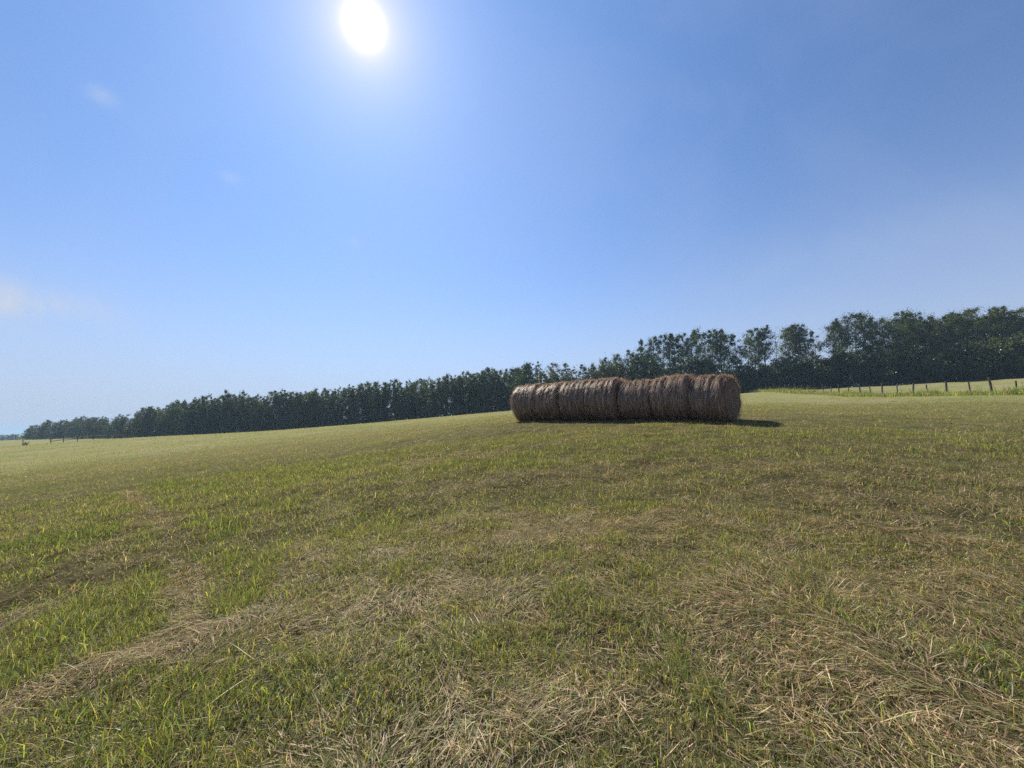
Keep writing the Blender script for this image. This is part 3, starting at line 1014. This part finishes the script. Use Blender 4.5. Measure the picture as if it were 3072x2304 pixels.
SKX = [0, 40, 70, 76, 85, 120, 150, 180, 245, 265, 300, 325, 345, 375, 395, 430, 445, 470, 500, 540, 580, 620, 650, 680, 720, 740, 800, 880, 930, 1000, 1060, 1100,
       1125, 1150, 1170, 1250, 1300, 1340, 1400, 1440, 1500, 1520, 1545, 1570, 1595, 1620, 1640, 1665, 1690, 1710, 1735, 1770, 1800, 1815, 1830, 1860, 1900, 1930,
       1945, 1990, 2030, 2045, 2060, 2100, 2130, 2160, 2180, 2200, 2240, 2255, 2275, 2300, 2320, 2340, 2375, 2400, 2420, 2435, 2448, 2470, 2490, 2510, 2560,
       2580, 2610, 2635, 2660, 2690, 2720, 2745, 2780, 2800, 2830, 2860, 2890, 2930, 2960, 2990, 3020, 3045, 3072, 3300]
SKY_ = [1303, 1300, 1302, 1310, 1288, 1275, 1262, 1263, 1250, 1258, 1250, 1250, 1262, 1250, 1238, 1240, 1219, 1228, 1214, 1200, 1190, 1188, 1196, 1182, 1178, 1187, 1180, 1175,
        1175, 1166, 1160, 1158, 1145, 1152, 1142, 1145, 1135, 1130, 1118, 1110, 1103, 1108, 1105, 1100, 1085, 1110, 1116, 1088, 1090, 1088, 1100, 1090, 1095, 1080,
        1075, 1062, 1052, 1045, 1022, 1006, 1003, 1016, 1000, 992, 995, 988, 985, 1000, 1003, 1012, 985, 982, 983, 1000, 985, 975, 973, 988, 973, 985, 975, 962,
        963, 945, 942, 945, 975, 955, 937, 945, 935, 950, 948, 950, 935, 932, 928, 945, 918, 920, 930, 900]


def skyline(px):
    return float(np.interp(px, SKX, SKY_))


def place(kind, proto, px, depth, top_px, label, group, category='tree', wide=1.0, dz=0.0):
    p = at(px, 1240, depth)
    z = hz(p[0], p[1]) + dz
    top = at(px, top_px, depth)[2]
    tr, cr, ph = proto
    s = max(0.25, (top - z) / ph)
    root = obj(kind, None, None, label, category, group)
    root.location = (p[0], p[1], z)
    root.rotation_euler = (0, 0, random.uniform(0, 6.28))
    k = 0.35 + 0.65 * s
    root.scale = (k * wide, k * wide, s)
    obj('trunk', tr, root)
    if cr is not None:
        obj('crown', cr, root)
    return root


ORD = ('first', 'second', 'third', 'fourth', 'fifth', 'sixth', 'seventh', 'eighth', 'ninth')
POSTS = (2960, 2828, 2733, 2646, 2573, 2512, 2461, 2416, 2378)


def by_post(px):
    """Which gap between the thick fence posts, counted from the right, a thing stands behind."""
    if px > POSTS[0]:
        return 'behind and right of the first thick fence post'
    for k in range(len(POSTS) - 1):
        if px > POSTS[k + 1]:
            return 'behind and left of the %s thick fence post from the right' % ORD[k]
    return None


def forest_depth(px):
    return float(np.interp(px, [80, 200, 330, 450, 600, 700, 1100, 1500, 1800, 2300, 2760, 3072, 3300], [185, 165, 140, 122, 112, 110, 106, 102, 98, 95, 83, 75, 70]))


# far grove beyond the field's left end
for q, px in enumerate((-30, -8, 10, 27, 44, 60)):
    place('poplar_tree', THICKET[q % 6], px, 300 + 8 * (q % 3), skyline(max(px, 0)) + random.uniform(-1, 3), 'small distant poplar in the far grove beyond the left end of the tree line',
          'poplars in the far grove', wide=1.9)

# dense young poplars, left and middle
ZONES = ((120, 'low rounded poplar at the very left tip of the main tree line'),
         (245, 'low poplar behind the first posts of the rail fence'),
         (330, 'low poplar above the rails of the rail fence'),
         (440, 'poplar above the right end of the rail fence, below the step'),
         (520, 'poplar in the first step up of the tree line'),
         (650, 'poplar in the second step where the tree line reaches full height'),
         (800, 'dense poplar in the level tree line near the bare snag'),
         (950, 'dense poplar in the level tree line left of the sun'),
         (1090, 'dense dark poplar in the level tree line straight below the sun'),
         (1200, 'poplar where the level tree line starts to rise right of the sun'),
         (1350, 'poplar half way between the sun and the leftmost hay bale'),
         (1480, 'poplar on the rising tree line near the leftmost hay bale'),
         (9999, 'poplar right behind the left end of the hay bale row'))


def zone_label(px, back):
    for lim, lab in ZONES:
        if px < lim:
            break
    if back:
        lab = lab.replace('poplar', 'second-row poplar', 1)
    return lab, lab.replace('poplar', 'poplars', 1)


px = 88.0
q = 0
while px < 1590:
    d = forest_depth(px)
    lab, grp = zone_label(px, False)
    place('poplar_tree', ASPEN[(q // 5) % 6] if q % 5 == 2 else THICKET[(q * 5 + q // 6) % 6], px, d + random.uniform(0, 3), skyline(px) + random.choice((-8, -4, 0, 3, 8, 14, 22)) * 105 / d, lab, grp, wide=random.uniform(0.75, 1.4))
    if q % 2:
        lab, grp = zone_label(px, True)
        place('poplar_tree', THICKET[(q + 3) % 6], px + random.uniform(-8, 8), d + random.uniform(4, 9), skyline(px) + random.uniform(-5, 4), lab, grp, wide=random.uniform(0.8, 1.1))
    px += random.uniform(11, 19) * 105 / d
    q += 1
# salient crowns standing above the line
for (px, top, lab, w) in ((446, 1217, 'bushy poplar poking up at the step in the tree line, left', 1.1), (503, 1212, 'rounded poplar to the right of the bushy one at the step', 1.1),
                          (1125, 1142, 'dark blunt treetop standing out where the level tree line starts to rise', 0.9),
                          (1437, 1107, 'feathery poplar crown left of the first hay bale, level with its neighbours', 1.0),
                          (1596, 1082, 'slim poplar rising above the leftmost hay bale', 0.9)):
    place('poplar_tree', THICKET[q % 6], px, forest_depth(px) - 0.5, top, lab, 'single poplars standing out of the tree line', wide=w); q += 1
for (px, lab) in ((722, 'bare thin snag sticking out of the level tree line'), (1612, 'bare branched snag left of the two small aspens above the bales'), (1545, 'leafless twiggy snag above the left end of the bales'),
                  (2346, 'dead leafless tree standing in the gap between tall aspens')):
    place('dead_tree', DEAD[q % 3], px, forest_depth(px) + 1, skyline(px) - 6, lab, 'dead trees in the tree line', wide=0.8); q += 1

# behind the bales: a few separate aspens
for (px, top, k, w, lab) in ((1667, 1086, 0, 0.9, 'small round-topped aspen above the second hay bale, left of a pair'), (1706, 1087, 3, 0.9, 'small round-topped aspen above the third hay bale, right of a pair'),
                             (1755, 1094, 5, 1.0, 'low spreading aspen above the third and fourth hay bale'), (1788, 1092, 1, 0.9, 'low aspen just left of the taller green trees above the bales'),
                             (1822, 1073, 5, 1.0, 'mid-height green aspen where the tree line climbs above the fourth bale'), (1862, 1060, 1, 1.0, 'brighter green aspen above the fourth hay bale'),
                             (1900, 1050, 5, 0.95, 'aspen above the fifth hay bale, stepping up to the tall ones'), (1930, 1040, 3, 0.9, 'narrow aspen left of the first tall block of trees')):
    place('aspen_tree', ASPEN[k], px, forest_depth(px), top, lab, 'aspens above the hay bales', wide=w)
# tall aspens, right
tall = [(1950, 1016, 3), (1972, 1010, 5), (1992, 1004, 1), (2014, 1005, 3), (2032, 1000, 5), (2062, 998, 0), (2084, 998, 3), (2102, 990, 1), (2128, 994, 3), (2150, 990, 5), (2170, 986, 3), (2184, 983, 2),
        (2206, 1001, 4), (2228, 1002, 3), (2246, 1008, 2), (2278, 983, 0), (2300, 980, 2), (2318, 984, 2), (2378, 984, 1), (2404, 973, 0), (2424, 975, 4), (2448, 972, 2), (2468, 990, 3),
        (2506, 961, 2), (2530, 966, 4), (2560, 962, 2), (2584, 944, 4), (2612, 940, 0), (2640, 948, 1), (2660, 985, 3), (2692, 955, 4), (2720, 936, 1), (2746, 945, 0), (2782, 934, 4), (2806, 950, 5),
        (2832, 947, 1), (2860, 950, 5), (2888, 935, 0), (2912, 936, 1), (2934, 931, 5), (2960, 927, 4), (2990, 946, 1), (3020, 917, 0), (3046, 919, 5), (3070, 930, 1), (3100, 925, 4), (3135, 920, 5), (3170, 915, 1)]
marks = [(1940, 2050, 'tall aspen in the dense dark block above the two right hand bales', 'aspens in the dark block above the bales'),
         (2050, 2200, 'tall slim aspen with sky between the stems above the right hand bale', 'slim aspens above the right hand bale'),
         (2200, 2335, 'tall thin aspen between the bale row and the dead tree', 'thin aspens left of the dead tree'),
         (2335, 2480, 'tall aspen right of the dead tree and left of the open gap', 'aspens right of the dead tree'),
         (2480, 2675, 'tall open-crowned aspen behind the middle of the wire fence', 'open-crowned aspens behind the wire fence'),
         (2675, 2880, 'tall leafy aspen behind the thick posts of the wire fence', 'leafy aspens behind the thick posts'),
         (2880, 3400, 'tallest leafy aspen at the right edge behind the wire fence', 'aspens at the right edge')]
for (px, top, k) in tall:
    for a, b2, lab, grp in marks:
        if a <= px < b2:
            break
    gap = by_post(px)
    if gap:
        lab = ('tall leafy aspen ' if px > 2675 else 'tall open-crowned aspen ') + gap
        grp = 'aspens ' + gap
    place('aspen_tree', ASPEN[k], px + random.uniform(-3, 3), forest_depth(px) + random.uniform(0, 4), top, lab, grp, wide=random.uniform(0.85, 1.05))
# fill behind the denser right end
for px in np.arange(2690, 3180, 26):
    place('aspen_tree', ASPEN[random.choice((1, 5, 0))], px + random.uniform(-8, 8), forest_depth(px) + random.uniform(6, 10), skyline(px) + random.uniform(6, 26), 'leafy aspen in the second row at the dense right end',
          'second row of aspens at the right', wide=1.15)
# undergrowth at the foot of the tall trees
px = 1600.0
while px < 3200:
    d = forest_depth(px) - random.uniform(1.0, 3.0)
    p = at(px, 1240, d); base = project((p[0], p[1], hz(p[0], p[1])))[1]
    fr = random.uniform(0.38, 0.56) if px > 1940 else random.uniform(0.6, 0.88)
    if px < 1940:
        lab, grp = 'leafy willow bush under the aspens behind the hay bales', 'bushes behind the hay bales'
    elif px < 2340:
        lab, grp = 'dark willow bush at the foot of the aspens right of the bales', 'bushes right of the bales'
    elif px < 2700:
        lab, grp = 'dark willow bush at the foot of the open-crowned aspens', 'bushes below the open-crowned aspens'
    else:
        lab, grp = 'dark willow bush under the tall trees behind the thick fence posts', 'bushes behind the thick fence posts'
    gap = by_post(px)
    if gap:
        lab, grp = 'dark willow bush ' + gap, 'bushes ' + gap
    place('willow_bush', SHRUB[random.randrange(4)], px, d, base + (skyline(px) - base) * fr, lab, grp, 'bush', wide=random.uniform(0.95, 1.25))
    px += random.uniform(20, 32)
# low undergrowth filling the foot of the whole tree line
r_ = np.random.default_rng(77)
n = 42000
pxs = r_.uniform(60, 3230, n)
px_tab = np.arange(60, 3232, 4.0)
dep_tab = np.array([forest_depth(p_) for p_ in px_tab])
dd = np.interp(pxs, px_tab, dep_tab) + r_.uniform(-1.5, 9.0, n)
rays = np.stack([(pxs - W / 2) / F, np.full(n, -(1240 - H / 2) / F), np.full(n, -1.0)], -1) @ CR.T
gxy = CAM[None, :2] + rays[:, :2] * (dd / rays[:, 1])[:, None]
gz_ = h_base(gxy[:, 0], gxy[:, 1])
hh = 1.2 + 1.6 * fbm(pxs / 14, dd / 3, 5, 3)
cent = np.c_[gxy, gz_ + hh * r_.random(n) ** 0.8]
V = leaf_quads(cent, r_.uniform(0.16, 0.42, n), r_)
c = LEAFC[r_.integers(0, len(LEAFC), n)] * r_.uniform(0.7, 1.3, (n, 1))
k = np.arange(n)[:, None] * 4
obj('undergrowth', build_mesh('undergrowth', V, [k + np.array([[0, 1, 2, 3]])], {'tint': np.repeat(c, 4, axis=0)}, False, [MAT_LEAF]),
    kind='stuff', label='dark low undergrowth at the foot of the tree line', category='undergrowth')

# thin blue summer haze between here and the tree line
hx = 5400.0
hv = np.array([[sx * hx, sy * hx, z_] for z_ in (-40.0, 27.0) for sx, sy in ((-1, -1), (1, -1), (1, 1), (-1, 1))])
hq = np.array([[0, 3, 2, 1], [4, 5, 6, 7], [0, 1, 5, 4], [1, 2, 6, 5], [2, 3, 7, 6], [3, 0, 4, 7]])
MAT_HAZE, t = new_mat('haze_air')
pv = t.n('ShaderNodeVolumePrincipled')
pv.inputs['Color'].default_value = (0.56, 0.80, 1.0, 1)
pv.inputs['Density'].default_value = 0.00042
pv.inputs['Anisotropy'].default_value = 0.2
t.link(pv.outputs[0], t.n('ShaderNodeOutputMaterial').inputs['Volume'])
obj('haze', build_mesh('haze', hv, [hq], mats=[MAT_HAZE]), kind='stuff', label='thin bluish haze in the air over the whole field', category='haze')
# little bush by the rail fence
sb = place('small_bush', SHRUB[1], 84, 80, 1325, 'small dark bush beside the first post of the rail fence', None, 'bush', wide=0.7)
sb.scale = (0.16, 0.16, 0.14)
